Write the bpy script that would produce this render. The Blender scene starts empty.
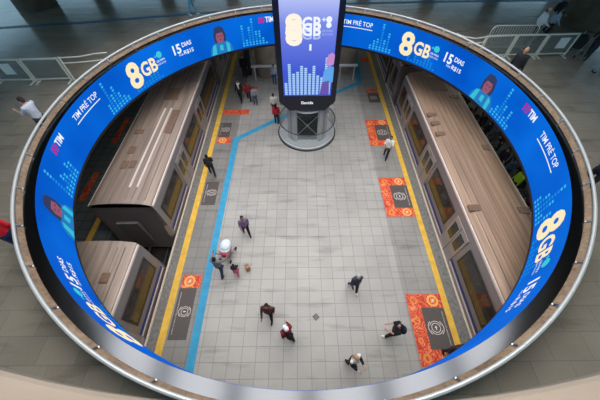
import bpy, math, random
from mathutils import Vector, Matrix
PI = math.pi
R = math.radians
random.seed(7)
scene = bpy.context.scene
col = scene.collection

# ---------------------------------------------------------------- camera, world, light, exposure
cam_d = bpy.data.cameras.new('camera')
cam_d.sensor_width = 36
cam_d.lens = 274.556 / 600 * 36
cam_d.clip_start = 0.05
cam_d.clip_end = 300
cam = bpy.data.objects.new('camera', cam_d)
col.objects.link(cam)
cam.matrix_world = Matrix.Translation((0, 0, 12.5)) @ Matrix.Rotation(R(90 - 54.184), 4, 'X') @ Matrix.Rotation(-0.00897, 4, 'Z')
scene.camera = cam

world = bpy.data.worlds.new('world')
scene.world = world
world.use_nodes = True
wn = world.node_tree
bg = wn.nodes['Background']
tc = wn.nodes.new('ShaderNodeTexCoord')
sep = wn.nodes.new('ShaderNodeSeparateXYZ')
wn.links.new(tc.outputs['Generated'], sep.inputs[0])
wr = wn.nodes.new('ShaderNodeValToRGB')
wn.links.new(sep.outputs['Z'], wr.inputs[0])
wr.color_ramp.elements[0].position = 0.0
wr.color_ramp.elements[0].color = (0.30, 0.56, 0.74, 1)
wr.color_ramp.elements[1].position = 0.75
wr.color_ramp.elements[1].color = (0.5, 0.52, 0.56, 1)
e_ = wr.color_ramp.elements.new(0.3)
e_.color = (0.26, 0.42, 0.54, 1)
wn.links.new(wr.outputs[0], bg.inputs[0])
bg.inputs[1].default_value = 2.6

sky_l = bpy.data.lights.new('skylight', 'AREA')
sky_l.shape = 'DISK'
sky_l.size = 30
sky_l.energy = 9500
sky_l.color = (1.0, 0.965, 0.92)
sky_o = bpy.data.objects.new('skylight', sky_l)
col.objects.link(sky_o)
sky_o.location = (0.1, 9.0, 24)

scene.view_settings.view_transform = 'Standard'
scene.view_settings.look = 'None'
scene.view_settings.exposure = 0.0
scene.view_settings.gamma = 1.0
scene.view_settings.use_curve_mapping = False

CX, CY = 0.1, 8.99      # centre of the round opening
ZM = 5.2                # upper floor level above the platform

# ---------------------------------------------------------------- materials
def srgb(r, g, b):
    f = lambda c: (c / 255 / 12.92) if c / 255 <= 0.04045 else ((c / 255 + 0.055) / 1.055) ** 2.4
    return (f(r), f(g), f(b), 1)

MC = {}
def mat(name, c, rough=0.6, metal=0.0, emit=0.0, alpha=1.0, noise=0.0, nscale=8.0, stretch=None, spec=0.5, transmission=0.0):
    if name in MC: return MC[name]
    m = bpy.data.materials.new(name); m.use_nodes = True
    nt = m.node_tree; b = nt.nodes['Principled BSDF']
    b.inputs['Base Color'].default_value = c
    b.inputs['Roughness'].default_value = rough
    b.inputs['Metallic'].default_value = metal
    b.inputs['Specular IOR Level'].default_value = spec
    b.inputs['Alpha'].default_value = alpha
    b.inputs['Transmission Weight'].default_value = transmission
    if emit:
        b.inputs['Emission Color'].default_value = c
        b.inputs['Emission Strength'].default_value = emit
    if noise:
        t = nt.nodes.new('ShaderNodeTexCoord'); mp = nt.nodes.new('ShaderNodeMapping')
        nt.links.new(t.outputs['Object'], mp.inputs[0])
        if stretch: mp.inputs['Scale'].default_value = stretch
        n = nt.nodes.new('ShaderNodeTexNoise'); n.inputs['Scale'].default_value = nscale; n.inputs['Detail'].default_value = 5
        nt.links.new(mp.outputs[0], n.inputs['Vector'])
        r = nt.nodes.new('ShaderNodeValToRGB')
        k0, k1 = 1 - noise, 1 + noise
        r.color_ramp.elements[0].position = .3; r.color_ramp.elements[1].position = .7
        r.color_ramp.elements[0].color = (c[0]*k0, c[1]*k0, c[2]*k0, 1)
        r.color_ramp.elements[1].color = (min(1, c[0]*k1), min(1, c[1]*k1), min(1, c[2]*k1), 1)
        nt.links.new(n.outputs['Fac'], r.inputs[0])
        nt.links.new(r.outputs[0], b.inputs['Base Color'])
    MC[name] = m
    return m

def cloth(rgb):
    return mat('cloth_%d_%d_%d' % rgb, srgb(*rgb), 0.85, noise=.12, nscale=14)

def tiled(name, base, dark, tx, ty, ox, oy, grout, gw=0.02, rough=0.5, var=0.12, zones=None, nfreq=.35, rvar=0.0, shift=0.0, bump=0.0):
    """stone floor laid in a grid; zones: (x limit low, x limit high, colour factor)"""
    m = bpy.data.materials.new(name); m.use_nodes = True
    nt = m.node_tree; N = nt.nodes; L = nt.links; b = N['Principled BSDF']
    geo = N.new('ShaderNodeTexCoord'); sp = N.new('ShaderNodeSeparateXYZ'); L.new(geo.outputs['Object'], sp.inputs[0])
    def mth(op, a, b_=None, c=None):
        n = N.new('ShaderNodeMath'); n.operation = op
        for i, v in enumerate((a, b_, c)):
            if v is None: continue
            if isinstance(v, (int, float)): n.inputs[i].default_value = v
            else: L.new(v, n.inputs[i])
        return n.outputs[0]
    v = mth('DIVIDE', mth('SUBTRACT', sp.outputs[1], oy), ty)
    vf = mth('FLOOR', v)
    u = mth('DIVIDE', mth('SUBTRACT', sp.outputs[0], ox), tx)
    if shift: u = mth('ADD', u, mth('MULTIPLY', vf, shift))
    uf = mth('FLOOR', u)
    gu = mth('LESS_THAN', mth('MINIMUM', mth('FRACT', u), mth('SUBTRACT', 1.0, mth('FRACT', u))), gw / tx)
    gv = mth('LESS_THAN', mth('MINIMUM', mth('FRACT', v), mth('SUBTRACT', 1.0, mth('FRACT', v))), gw / ty)
    g = mth('MAXIMUM', gu, gv)
    cb = N.new('ShaderNodeCombineXYZ'); L.new(uf, cb.inputs[0]); L.new(vf, cb.inputs[1])
    wnz = N.new('ShaderNodeTexWhiteNoise'); L.new(cb.outputs[0], wnz.inputs[0])
    n1 = N.new('ShaderNodeTexNoise'); n1.inputs['Scale'].default_value = nfreq; n1.inputs['Detail'].default_value = 6; L.new(geo.outputs['Object'], n1.inputs['Vector'])
    n2 = N.new('ShaderNodeTexNoise'); n2.inputs['Scale'].default_value = 30; n2.inputs['Detail'].default_value = 3; L.new(geo.outputs['Object'], n2.inputs['Vector'])
    k = mth('ADD', mth('MULTIPLY', mth('SUBTRACT', wnz.outputs[0], .5), var), 1.0)
    k = mth('ADD', k, mth('MULTIPLY', mth('SUBTRACT', n1.outputs['Fac'], .5), .55))
    k = mth('ADD', k, mth('MULTIPLY', mth('SUBTRACT', n2.outputs['Fac'], .5), .35))
    nb = N.new('ShaderNodeTexNoise'); nb.inputs['Scale'].default_value = .16; nb.inputs['Detail'].default_value = 8; nb.inputs['Roughness'].default_value = .7; L.new(geo.outputs['Object'], nb.inputs['Vector'])
    k = mth('ADD', k, mth('MULTIPLY', mth('SUBTRACT', nb.outputs['Fac'], .5), .5))
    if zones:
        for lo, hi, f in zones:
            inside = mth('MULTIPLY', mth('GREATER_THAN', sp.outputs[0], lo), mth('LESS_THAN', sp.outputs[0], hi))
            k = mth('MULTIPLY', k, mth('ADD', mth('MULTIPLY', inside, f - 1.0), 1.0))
    # long soft scuffs across the floor
    mp = N.new('ShaderNodeMapping'); mp.inputs['Scale'].default_value = (.5, 2.6, 1); L.new(geo.outputs['Object'], mp.inputs[0])
    n3 = N.new('ShaderNodeTexNoise'); n3.inputs['Scale'].default_value = .9; n3.inputs['Detail'].default_value = 4; L.new(mp.outputs[0], n3.inputs['Vector'])
    sc_ = N.new('ShaderNodeMapRange'); sc_.inputs['From Min'].default_value = .56; sc_.inputs['From Max'].default_value = .74; L.new(n3.outputs['Fac'], sc_.inputs['Value'])
    k = mth('MULTIPLY', k, mth('SUBTRACT', 1.0, mth('MULTIPLY', sc_.outputs[0], .36)))
    mx = N.new('ShaderNodeMix'); mx.data_type = 'RGBA'; mx.blend_type = 'MIX'
    mx.inputs[6].default_value = base; mx.inputs[7].default_value = grout; L.new(g, mx.inputs[0])
    vm = N.new('ShaderNodeVectorMath'); vm.operation = 'SCALE'; L.new(mx.outputs[2], vm.inputs[0]); L.new(k, vm.inputs['Scale'])
    L.new(vm.outputs[0], b.inputs['Base Color'])
    rr = mth('ADD', rough, mth('MULTIPLY', mth('SUBTRACT', n1.outputs['Fac'], .5), rvar))
    L.new(rr, b.inputs['Roughness'])
    if bump:
        bp = N.new('ShaderNodeBump'); bp.inputs['Strength'].default_value = bump; bp.inputs['Distance'].default_value = .02
        L.new(n3.outputs['Fac'], bp.inputs['Height']); L.new(bp.outputs[0], b.inputs['Normal'])
    return m

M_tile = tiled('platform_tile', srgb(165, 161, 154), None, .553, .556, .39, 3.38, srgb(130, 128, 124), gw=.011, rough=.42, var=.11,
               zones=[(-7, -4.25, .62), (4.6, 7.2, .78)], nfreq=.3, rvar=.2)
M_mezz = tiled('mezzanine_stone', srgb(152, 144, 130), None, .92, .61, .3, .65, srgb(132, 130, 122), gw=.010, rough=.2, var=.16, nfreq=.5, rvar=.2, shift=.37, bump=.25)
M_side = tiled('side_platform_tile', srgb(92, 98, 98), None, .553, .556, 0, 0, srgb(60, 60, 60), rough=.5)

def speckled(name, c, c2, sc=60, rough=.6):
    m = bpy.data.materials.new(name); m.use_nodes = True
    nt = m.node_tree; b = nt.nodes['Principled BSDF']; b.inputs['Roughness'].default_value = rough
    t = nt.nodes.new('ShaderNodeTexCoord')
    v = nt.nodes.new('ShaderNodeTexNoise'); v.inputs['Scale'].default_value = sc; v.inputs['Detail'].default_value = 8
    n = nt.nodes.new('ShaderNodeTexNoise'); n.inputs['Scale'].default_value = sc * .12; n.inputs['Detail'].default_value = 5
    nt.links.new(t.outputs['Object'], v.inputs['Vector']); nt.links.new(t.outputs['Object'], n.inputs['Vector'])
    ma = nt.nodes.new('ShaderNodeMath'); ma.operation = 'ADD'
    nt.links.new(v.outputs['Fac'], ma.inputs[0]); nt.links.new(n.outputs['Fac'], ma.inputs[1])
    r = nt.nodes.new('ShaderNodeValToRGB'); r.color_ramp.elements[0].position = .35; r.color_ramp.elements[1].position = .65
    ma2 = nt.nodes.new('ShaderNodeMath'); ma2.operation = 'MULTIPLY'; ma2.inputs[1].default_value = .5; nt.links.new(ma.outputs[0], ma2.inputs[0])
    r.color_ramp.elements[0].color = c; r.color_ramp.elements[1].color = c2
    nt.links.new(ma2.outputs[0], r.inputs[0]); nt.links.new(r.outputs[0], b.inputs['Base Color'])
    return m
M_edge = speckled('edge_granite', srgb(88, 86, 82), srgb(140, 136, 128))
M_yellow = mat('yellow_paint', srgb(226, 178, 62), .6, noise=.14, nscale=3)
M_blue = mat('blue_paint', srgb(45, 150, 190), .6, noise=.12, nscale=3)
M_mezzblue = mat('blue_guide_strip', srgb(30, 100, 140), .5)
M_nosing = mat('pale_nosing', srgb(205, 190, 172), .5, noise=.1)
M_conc = mat('concrete', srgb(150, 134, 116), .8, noise=.18, nscale=2)
M_pillar = mat('pillar_concrete', srgb(84, 76, 62), .8, noise=.25, nscale=2)
M_slab = mat('slab_concrete', srgb(95, 92, 88), .85, noise=.12, nscale=1)
M_dark = mat('dark_concrete', srgb(48, 46, 44), .9, noise=.2, nscale=2)
M_bed = mat('track_bed', srgb(38, 34, 31), .95, noise=.35, nscale=9)
M_steel = mat('steel', srgb(190, 190, 190), .28, 1.0)
M_paintedrail = mat('rail_paint', srgb(205, 203, 198), .3, .35)
M_ledge = speckled('tan_ledge', srgb(104, 80, 58), srgb(158, 130, 102), 12, .55)
M_blackmetal = mat('polished_black_metal', (.115, .12, .13, 1), .16, 1.0)
M_black = mat('black_frame', srgb(12, 14, 22), .35)
M_rubber = mat('black_rubber', srgb(20, 20, 20), .7)
M_white = mat('white_paint', srgb(225, 225, 222), .5)
M_glass = mat('clear_glass', srgb(200, 215, 215), .05, 0, alpha=.22)
M_darkglass = mat('dark_glass', srgb(40, 48, 48), .06, 0, alpha=.55)

# ---------------------------------------------------------------- mesh builder
class MB:
    def __init__(s): s.v = []; s.f = []; s.m = []; s.cur = 0
    def add(s, vs, fs, M=None):
        o = len(s.v)
        s.v += [tuple(M @ Vector(v)) if M else tuple(v) for v in vs]
        s.f += [tuple(i + o for i in f) for f in fs]; s.m += [s.cur] * len(fs)
        return s
    def box(s, x0, x1, y0, y1, z0, z1, M=None):
        v = [(x, y, z) for z in (z0, z1) for y in (y0, y1) for x in (x0, x1)]
        return s.add(v, [(0, 2, 3, 1), (4, 5, 7, 6), (0, 1, 5, 4), (2, 6, 7, 3), (0, 4, 6, 2), (1, 3, 7, 5)], M)
    def bbox(s, x0, x1, y0, y1, z0, z1, b, M=None):
        """box with chamfered vertical and top edges"""
        def ring(i, z):
            a, c, d, e = x0 + i, x1 - i, y0 + i, y1 - i
            return [(a + b, d, z), (c - b, d, z), (c, d + b, z), (c, e - b, z), (c - b, e, z), (a + b, e, z), (a, e - b, z), (a, d + b, z)]
        v = ring(0, z0) + ring(0, z1 - b) + ring(b * .7, z1)
        f = [tuple(range(7, -1, -1)), tuple(range(16, 24))]
        for k in (0, 8):
            for i in range(8): f.append((k + i, k + (i + 1) % 8, k + 8 + (i + 1) % 8, k + 8 + i))
        return s.add(v, f, M)
    def tube(s, p0, p1, r0, r1=None, n=10, M=None):
        if r1 is None: r1 = r0
        p0, p1 = Vector(p0), Vector(p1); d = (p1 - p0)
        if d.length < 1e-6: return s
        q = d.to_track_quat('Z', 'Y')
        v = []
        for p, r in ((p0, r0), (p1, r1)):
            for i in range(n):
                a = 2 * PI * i / n
                v.append(p + q @ Vector((r * math.cos(a), r * math.sin(a), 0)))
        f = [(i, (i + 1) % n, n + (i + 1) % n, n + i) for i in range(n)] + [tuple(range(n - 1, -1, -1)), tuple(range(n, 2 * n))]
        return s.add(v, f, M)
    def path(s, pts, r, n=8, closed=False, M=None):
        k = len(pts); P = [Vector(p) for p in pts]; v = []; f = []
        for i, p in enumerate(P):
            a = P[(i - 1) % k] if (closed or i) else p
            b = P[(i + 1) % k] if (closed or i < k - 1) else p
            q = (b - a).to_track_quat('Z', 'Y')
            for j in range(n):
                t = 2 * PI * j / n
                v.append(p + q @ Vector((r * math.cos(t), r * math.sin(t), 0)))
        for i in range(k if closed else k - 1):
            for j in range(n):
                a = i * n; b = ((i + 1) % k) * n
                f.append((a + j, a + (j + 1) % n, b + (j + 1) % n, b + j))
        if not closed: f += [tuple(range(n - 1, -1, -1)), tuple(range((k - 1) * n, k * n))]
        return s.add(v, f, M)
    def ell(s, c, rx, ry, rz, n=12, m=8, M=None):
        v = [(c[0], c[1], c[2] - rz)]
        for i in range(1, m):
            t = PI * i / m - PI / 2
            for j in range(n):
                a = 2 * PI * j / n
                v.append((c[0] + rx * math.cos(t) * math.cos(a), c[1] + ry * math.cos(t) * math.sin(a), c[2] + rz * math.sin(t)))
        v.append((c[0], c[1], c[2] + rz)); e = len(v) - 1
        f = [(0, 1 + (j + 1) % n, 1 + j) for j in range(n)]
        for i in range(m - 2):
            for j in range(n):
                a = 1 + i * n; f.append((a + j, a + (j + 1) % n, a + n + (j + 1) % n, a + n + j))
        a = 1 + (m - 2) * n
        f += [(a + j, a + (j + 1) % n, e) for j in range(n)]
        return s.add(v, f, M)
    def lathe(s, prof, c=(0, 0), n=48, closed=True, a0=0, a1=2 * PI, M=None):
        full = abs(a1 - a0 - 2 * PI) < 1e-6
        k = len(prof); cnt = n if full else n + 1; v = []
        for i in range(cnt):
            a = a0 + (a1 - a0) * i / n
            for r, z in prof: v.append((c[0] + r * math.sin(a), c[1] + r * math.cos(a), z))
        f = []
        for i in range(n):
            i2 = (i + 1) % cnt
            for j in range(k if closed else k - 1):
                j2 = (j + 1) % k
                f.append((i * k + j, i * k + j2, i2 * k + j2, i2 * k + j))
        if not full and closed: f += [tuple(range(k)), tuple(range(cnt * k - 1, cnt * k - k - 1, -1))]
        return s.add(v, f, M)
    def loft(s, secs, n=16, M=None):
        """secs: (centre, rx, ry) ellipses"""
        v = []
        for c, rx, ry in secs:
            for j in range(n):
                a = 2 * PI * j / n
                v.append((c[0] + rx * math.cos(a), c[1] + ry * math.sin(a), c[2]))
        k = len(secs)
        f = [(i * n + j, i * n + (j + 1) % n, (i + 1) * n + (j + 1) % n, (i + 1) * n + j) for i in range(k - 1) for j in range(n)]
        f += [tuple(range(n - 1, -1, -1)), tuple(range((k - 1) * n, k * n))]
        return s.add(v, f, M)
    def prism(s, poly, z0, z1, M=None):
        n = len(poly)
        v = [(x, y, z0) for x, y in poly] + [(x, y, z1) for x, y in poly]
        f = [tuple(range(n - 1, -1, -1)), tuple(range(n, 2 * n))] + [(i, (i + 1) % n, n + (i + 1) % n, n + i) for i in range(n)]
        return s.add(v, f, M)
    def mesh(s, name, mats, smooth=False):
        me = bpy.data.meshes.new(name); me.from_pydata(s.v, [], s.f)
        for m_ in (mats if isinstance(mats, (list, tuple)) else [mats]): me.materials.append(m_)
        for p, i in zip(me.polygons, s.m): p.material_index = i
        me.validate(); me.update()
        if smooth:
            me.polygons.foreach_set('use_smooth', [True] * len(me.polygons))
            if smooth != 'all': me.set_sharp_from_angle(angle=R(38))
        return me
    def build(s, name, mats, parent=None, smooth=True, off=None):
        """link as one object; off subtracts the parent's location from world coordinates"""
        me = s.mesh(name, mats, smooth)
        if off is not None: me.transform(Matrix.Translation(-Vector(off)))
        o = bpy.data.objects.new(name, me); col.objects.link(o)
        if parent: o.parent = parent
        return o

def tag(o, label, cat, group=None, kind=None):
    o['label'] = label; o['category'] = cat
    if group: o['group'] = group
    if kind: o['kind'] = kind
    return o
def struct(o):
    o['kind'] = 'structure'; return o
def thing(name, label, cat, loc=(0, 0, 0), rz=0, group=None):
    o = bpy.data.objects.new(name, None); col.objects.link(o)
    o.location = loc; o.rotation_euler = (0, 0, rz); o.empty_display_size = .2
    return tag(o, label, cat, group)
def copy_tree(o, parent=None):
    c = o.copy(); col.objects.link(c)
    if parent: c.parent = parent
    for ch in list(o.children): copy_tree(ch, c)
    return c

def pol(deg, r, z): return (CX + r * math.sin(R(deg)), CY + r * math.cos(R(deg)), z)

# ---------------------------------------------------------------- large structure
# platform level
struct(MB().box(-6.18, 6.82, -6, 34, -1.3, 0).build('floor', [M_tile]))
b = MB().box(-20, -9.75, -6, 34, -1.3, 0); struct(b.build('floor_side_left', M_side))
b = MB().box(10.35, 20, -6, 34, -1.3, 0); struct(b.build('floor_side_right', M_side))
b = MB().box(-9.75, -6.18, -6, 34, -1.6, -1.3).box(6.82, 10.35, -6, 34, -1.6, -1.3); struct(b.build('floor_track_bed', M_bed))
for x in (-8.75, -7.2, 7.8, 9.35):
    tag(MB().box(x - .035, x + .035, -6, 34, -1.3, -1.15).build('track_rail', M_steel), 'steel running rail on the dark track bed under the %s train' % ('left' if x < 0 else 'right'), 'rail', 'running rails under the trains')
struct(MB().box(-20.3, -20, -6, 34, -1.6, 4.7).build('wall_left', M_dark))
struct(MB().box(20, 20.3, -6, 34, -1.6, 4.7).build('wall_right', M_dark))
struct(MB().box(-20.3, 20.3, 34, 34.3, -1.6, 4.7).build('wall_back', M_dark))
struct(MB().box(-20.3, 20.3, -6.3, -6, -1.6, 4.7).build('wall_front', M_dark))
# edge strips: granite, yellow line, pale nosing
for s, xe, xy0, xy1, n in ((-1, -6.3, -5.9, -5.6, 1), (1, 6.95, 6.22, 6.48, 2)):
    o = MB().box(min(xe, xy0), max(xe, xy0), -6, 33.9, -.3, .006).build('trim_%d' % n, M_edge) if s < 0 else MB().box(xy1, xe, -6, 33.9, -.3, .006).build('trim_%d' % n, M_edge)
    struct(o)
    struct(MB().box(xy0, xy1, -6, 33.9, -.01, .012).build('trim_%d' % (n + 2), M_yellow))
    a = xe if s > 0 else xe - .1
    struct(MB().box(a, a + .09, -6, 33.9, -.3, .014).build('trim_%d' % (n + 4), M_nosing))
    for k in range(12):   # orange protective strip below the nosing
        y0 = -5 + k * 3.2
        if s < 0: tag(MB().box(a - .045, a - .002, y0, y0 + 1.9, -.34, -.12).build('edge_buffer', mat('buffer_orange', srgb(196, 112, 40), .6)),
            'orange buffer strip on the left platform edge beside the train', 'buffer', 'orange buffer strips along the left platform edge')
# painted blue guide line with its bend
def strip(pts, w, z, name, m, label, cat, t=.008):
    P = [Vector((x, y)) for x, y in pts]; L_, R_ = [], []
    for i, p in enumerate(P):
        d0 = (P[i] - P[i-1]).normalized() if i else (P[1] - P[0]).normalized()
        d1 = (P[i+1] - P[i]).normalized() if i < len(P) - 1 else d0
        n0 = Vector((-d0.y, d0.x)); n1 = Vector((-d1.y, d1.x)); nn = (n0 + n1).normalized(); k = w / 2 / max(.4, nn.dot(n0))
        L_.append(p + nn * k); R_.append(p - nn * k)
    bb = MB()
    for i in range(len(P) - 1):
        q = [R_[i], R_[i+1], L_[i+1], L_[i]]
        bb.prism([tuple(v) for v in q], z, z + t)
    return tag(bb.build(name, m, smooth=False), label, cat)
strip([(-4.36, -5.9), (-4.36, 3.2), (-4.3, 9), (-4.22, 14.1), (-1.7, 16.0), (2.0, 18.7), (4.9, 20.75), (5.25, 25), (5.25, 33)], .34, .001, 'guide_line', M_blue,
      'bright blue painted line running the length of the platform and bending round the glass base', 'floor line')

# upper floor: a big square slab with the round hole, plus the slab of the level the camera stands on
def holed_slab(r, z0, z1, half, m, name, hx=0, hy=9.0, n=96):
    bb = MB(); v = []
    for i in range(n):
        a = 2 * PI * i / n; s_, c_ = math.sin(a), math.cos(a)
        k = half / max(abs(s_), abs(c_))
        for z in (z0, z1):
            v.append((CX + r * s_, CY + r * c_, z)); v.append((hx + k * s_, hy + k * c_, z))
    f = []
    for i in range(n):
        j = (i + 1) % n; a, b_ = i * 4, j * 4
        f += [(a, b_, b_ + 1, a + 1), (a + 2, a + 3, b_ + 3, b_ + 2), (a, a + 2, b_ + 2, b_), (a + 1, b_ + 1, b_ + 3, a + 3)]
    bb.add(v, f)
    return struct(bb.build(name, m, smooth=False))
holed_slab(9.28, 4.7, ZM, 27, [M_mezz], 'floor_mezzanine')
holed_slab(9.45, 10.0, 10.5, 27, M_slab, 'ceiling')
# far walls of the upper hall with its window band
struct(MB().box(-27, 27, 29.7, 30, ZM, 6.3).build('wall_back_sill', M_conc))
for k, x in enumerate(range(-24, 25, 6)):
    struct(MB().box(x - .55, x + .55, 29.4, 30.2, ZM, 10.0).build('pillar', M_pillar))
# unseen bars added below the skylight to reflect as stripes in the polished rim
for k in range(7):
    x = -11.3 + k * 3.9
    struct(MB().box(x - .4, x + .4, -10, 28, 19.2, 20.2).build('reflected_bar', mat('reflected_bar_paint', srgb(190, 200, 214), .7)))
# big pillars of the upper hall
for (x, y, r, zz) in ((-17.7, 21.75, 1.2, 10.0), (17.1, 18.2, 1.35, 10.0)):
    bb = MB().lathe([(0, ZM), (r, ZM), (r, zz), (0, zz)], (x, y), 40); struct(bb.build('pillar', M_pillar))
# platform pillars behind the kiosk
for (x, y) in ((-2.7, 22.2), (3.98, 22.75)):
    struct(MB().lathe([(0, 0), (.82, 0), (.82, 4.7), (0, 4.7)], (x, y), 32).build('pillar', M_conc))
struct(MB().box(-4.35, -3.95, 21.9, 22.5, 0, 4.7).build('pillar', M_dark))
struct(MB().box(6.98, 7.12, 20.6, 20.8, 0, 4.7).build('pillar', M_dark))
strip([(-27, 17.3), (-18.1, 18.33), (-13, 19.06), (-9.4, 19.73), (-4.6, 20.5), (3.2, 21.6), (9, 21.8), (27, 22)], .3, ZM + .001, 'guide_strip', M_mezzblue,
      'dark blue guide strip crossing the glossy upper floor beyond the ring', 'floor line')

# ring parapet of the opening
struct(MB().lathe([(9.28, 5.15), (9.28, 6.16), (9.12, 6.06), (9.0, 6.0), (8.95, 4.4), (9.1, 4.4), (9.1, 4.75)], (CX, CY), 180).build('wall_parapet', mat('parapet_paint', srgb(40, 40, 44), .6)))
struct(MB().lathe([(9.27, 6.17), (9.29, 6.2), (9.26, 6.23), (9.165, 6.15), (9.15, 6.10), (9.24, 6.12)], (CX, CY), 180).build('trim_7', M_ledge))
struct(MB().lathe([(9.155, 6.125), (8.875, 6.085), (8.875, 6.05), (9.155, 6.05)], (CX, CY), 240).build('trim_8', M_blackmetal))
struct(MB().lathe([(8.93, 4.27), (8.93, 4.40), (9.12, 4.40), (9.12, 4.27)], (CX, CY), 180).build('trim_9', M_rubber))
# parapet of the level the camera looks over
struct(MB().lathe([(9.04, 10.5), (9.04, 10.61), (9.06, 10.63), (9.9, 10.63), (9.9, 9.6), (9.5, 9.6), (9.5, 10.5)], (CX, CY), 180).build('trim_10', mat('upper_ledge', srgb(124, 108, 92), .6, noise=.14, nscale=5, stretch=(.2, 1, 1))))

# ---------------------------------------------------------------- handrail
hr = thing('handrail', 'round metal handrail with short brackets following the rim of the opening', 'handrail', (CX, CY, 6.2))
MB().path([pol(360 * i / 180, 9.26, 6.33) for i in range(180)], .042, 10, True).build('rail', M_paintedrail, hr, 'all', off=(CX, CY, 6.2))
for i in range(39):
    a = 23.2 + 360 / 39 * i
    MB().path([pol(a, 9.25, 6.31), pol(a, 9.2, 6.26), pol(a, 9.17, 6.17)], .018, 6).ell(pol(a, 9.17, 6.175), .035, .035, .02, 8, 5).build('bracket', M_steel, hr, off=(CX, CY, 6.2))

# ---------------------------------------------------------------- LED ring
def emis(name, rgb, k=1.0):
    m = mat(name, srgb(*rgb), .9, emit=k, spec=.0)
    m.node_tree.nodes['Principled BSDF'].inputs['Base Color'].default_value = (.01, .01, .01, 1)
    return m
def led_mat():
    m = bpy.data.materials.new('led_blue'); m.use_nodes = True; nt = m.node_tree; b = nt.nodes['Principled BSDF']
    b.inputs['Base Color'].default_value = (.0, .004, .01, 1); b.inputs['Roughness'].default_value = .9; b.inputs['Specular IOR Level'].default_value = .05
    t = nt.nodes.new('ShaderNodeTexCoord'); n = nt.nodes.new('ShaderNodeTexNoise'); n.inputs['Scale'].default_value = .35; n.inputs['Detail'].default_value = 2
    nt.links.new(t.outputs['Object'], n.inputs['Vector'])
    r = nt.nodes.new('ShaderNodeValToRGB'); r.color_ramp.elements[0].position = .35; r.color_ramp.elements[1].position = .7
    r.color_ramp.elements[0].color = srgb(0, 84, 196); r.color_ramp.elements[1].color = srgb(4, 108, 222)
    nt.links.new(n.outputs['Fac'], r.inputs[0]); nt.links.new(r.outputs[0], b.inputs['Emission Color']); b.inputs['Emission Strength'].default_value = 1.0
    return m
M_led = led_mat()
E_cream = emis('led_cream', (252, 236, 190)); E_white = emis('led_white', (238, 244, 250)); E_cyan = emis('led_cyan', (54, 182, 230)); E_cyan2 = emis('led_cyan_dim', (20, 138, 218))
E_mag = emis('led_magenta', (190, 20, 130)); E_teal = emis('led_teal', (60, 200, 215))
LZ0, LZ1 = 4.40, 6.10
led = thing('led_screen_ring', 'continuous blue LED advertising screen lining the inside of the round opening', 'led screen', (CX, CY, 5.2))
LO = (CX, CY, 5.2)
MB().lathe([(8.92, LZ0), (8.87, LZ1)], (CX, CY), 240, closed=False).build('screen_face', M_led, led, 'all', off=LO)

bpy_font = None
def text_mesh(txt, size, bold=.012, shear=0.0):
    c = bpy.data.curves.new('t', 'FONT'); c.body = txt; c.size = size; c.offset = bold; c.resolution_u = 3; c.align_x = 'LEFT'; c.shear = shear
    o = bpy.data.objects.new('t', c); col.objects.link(o)
    dg = bpy.context.evaluated_depsgraph_get(); me = bpy.data.meshes.new_from_object(o.evaluated_get(dg))
    vs = [tuple(v.co) for v in me.vertices]; fs = [tuple(p.vertices) for p in me.polygons]
    bpy.data.objects.remove(o); bpy.data.curves.remove(c); bpy.data.meshes.remove(me)
    return vs, fs
def fit_text(txt, w, h, bold=.012, shear=0.0):
    """text scaled to a width and a cap height, origin at its left baseline"""
    vs, fs = text_mesh(txt, 1.0, bold, shear)
    x0 = min(v[0] for v in vs); x1 = max(v[0] for v in vs); y0 = 0 if 'p' not in txt.lower() else 0; y1 = max(v[1] for v in vs)
    return [((v[0] - x0) / (x1 - x0) * w, v[1] / y1 * h) for v in vs], fs
RB = 8.85
def band_v(deg, u, z, d=0.0):
    r = 8.92 - (z - LZ0) / (LZ1 - LZ0) * .05 - .012 - d
    a = R(deg) + u / 8.9
    return (CX + r * math.sin(a), CY + r * math.cos(a), z)
def band_text(name, txt, deg, z, w, h, m, bold=.02, shear=0, d=0.006, parent=None):
    vs, fs = fit_text(txt, w, h, bold, shear)
    bb = MB().add([band_v(deg, x, z + y, d) for x, y in vs], fs)
    return bb.build(name, m, parent or led, False, off=LO)
def band_poly(bb, deg, pts, d=.004):
    bb.add([band_v(deg, x, z, d) for x, z in pts], [tuple(range(len(pts)))])
def circle_pts(cx, cz, r, n=20, rx=None): return [(cx + (rx or r) * math.cos(2 * PI * i / n), cz + r * math.sin(2 * PI * i / n)) for i in range(n)]

def eight_gb(deg):
    band_text('eight_figure', '8', deg, 4.72, .78, 1.18, E_cream, .035)
    band_text('gb_lettering', 'GB', deg + 5.4, 4.95, .95, .66, E_cream, .03)
    bb = MB(); band_poly(bb, deg, circle_pts(2.08, 5.56, .16)); pass
    bb.build('round_icon', E_teal, led, False, off=LO)
    band_text('plus_sign', '+', deg + 11.4, 5.46, .16, .16, E_teal, .02)
    band_text('small_print', 'GB PARA', deg + 11.7, 5.24, .5, .1, E_white, .01)
    band_text('small_print', 'REDES SOCIAIS', deg + 11.7, 5.09, .5, .08, E_white, .0)
def days(deg):
    band_text('days_lettering', '15', deg, 5.2, .46, .46, E_white, .03)
    band_text('days_lettering', 'DIAS', deg + 3.6, 5.42, .56, .22, E_white, .02)
    band_text('price_lettering', 'POR', deg + 1.6, 5.04, .26, .09, E_white, .01)
    band_text('price_lettering', 'R$15', deg + 3.6, 5.04, .58, .2, E_white, .02)
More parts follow.
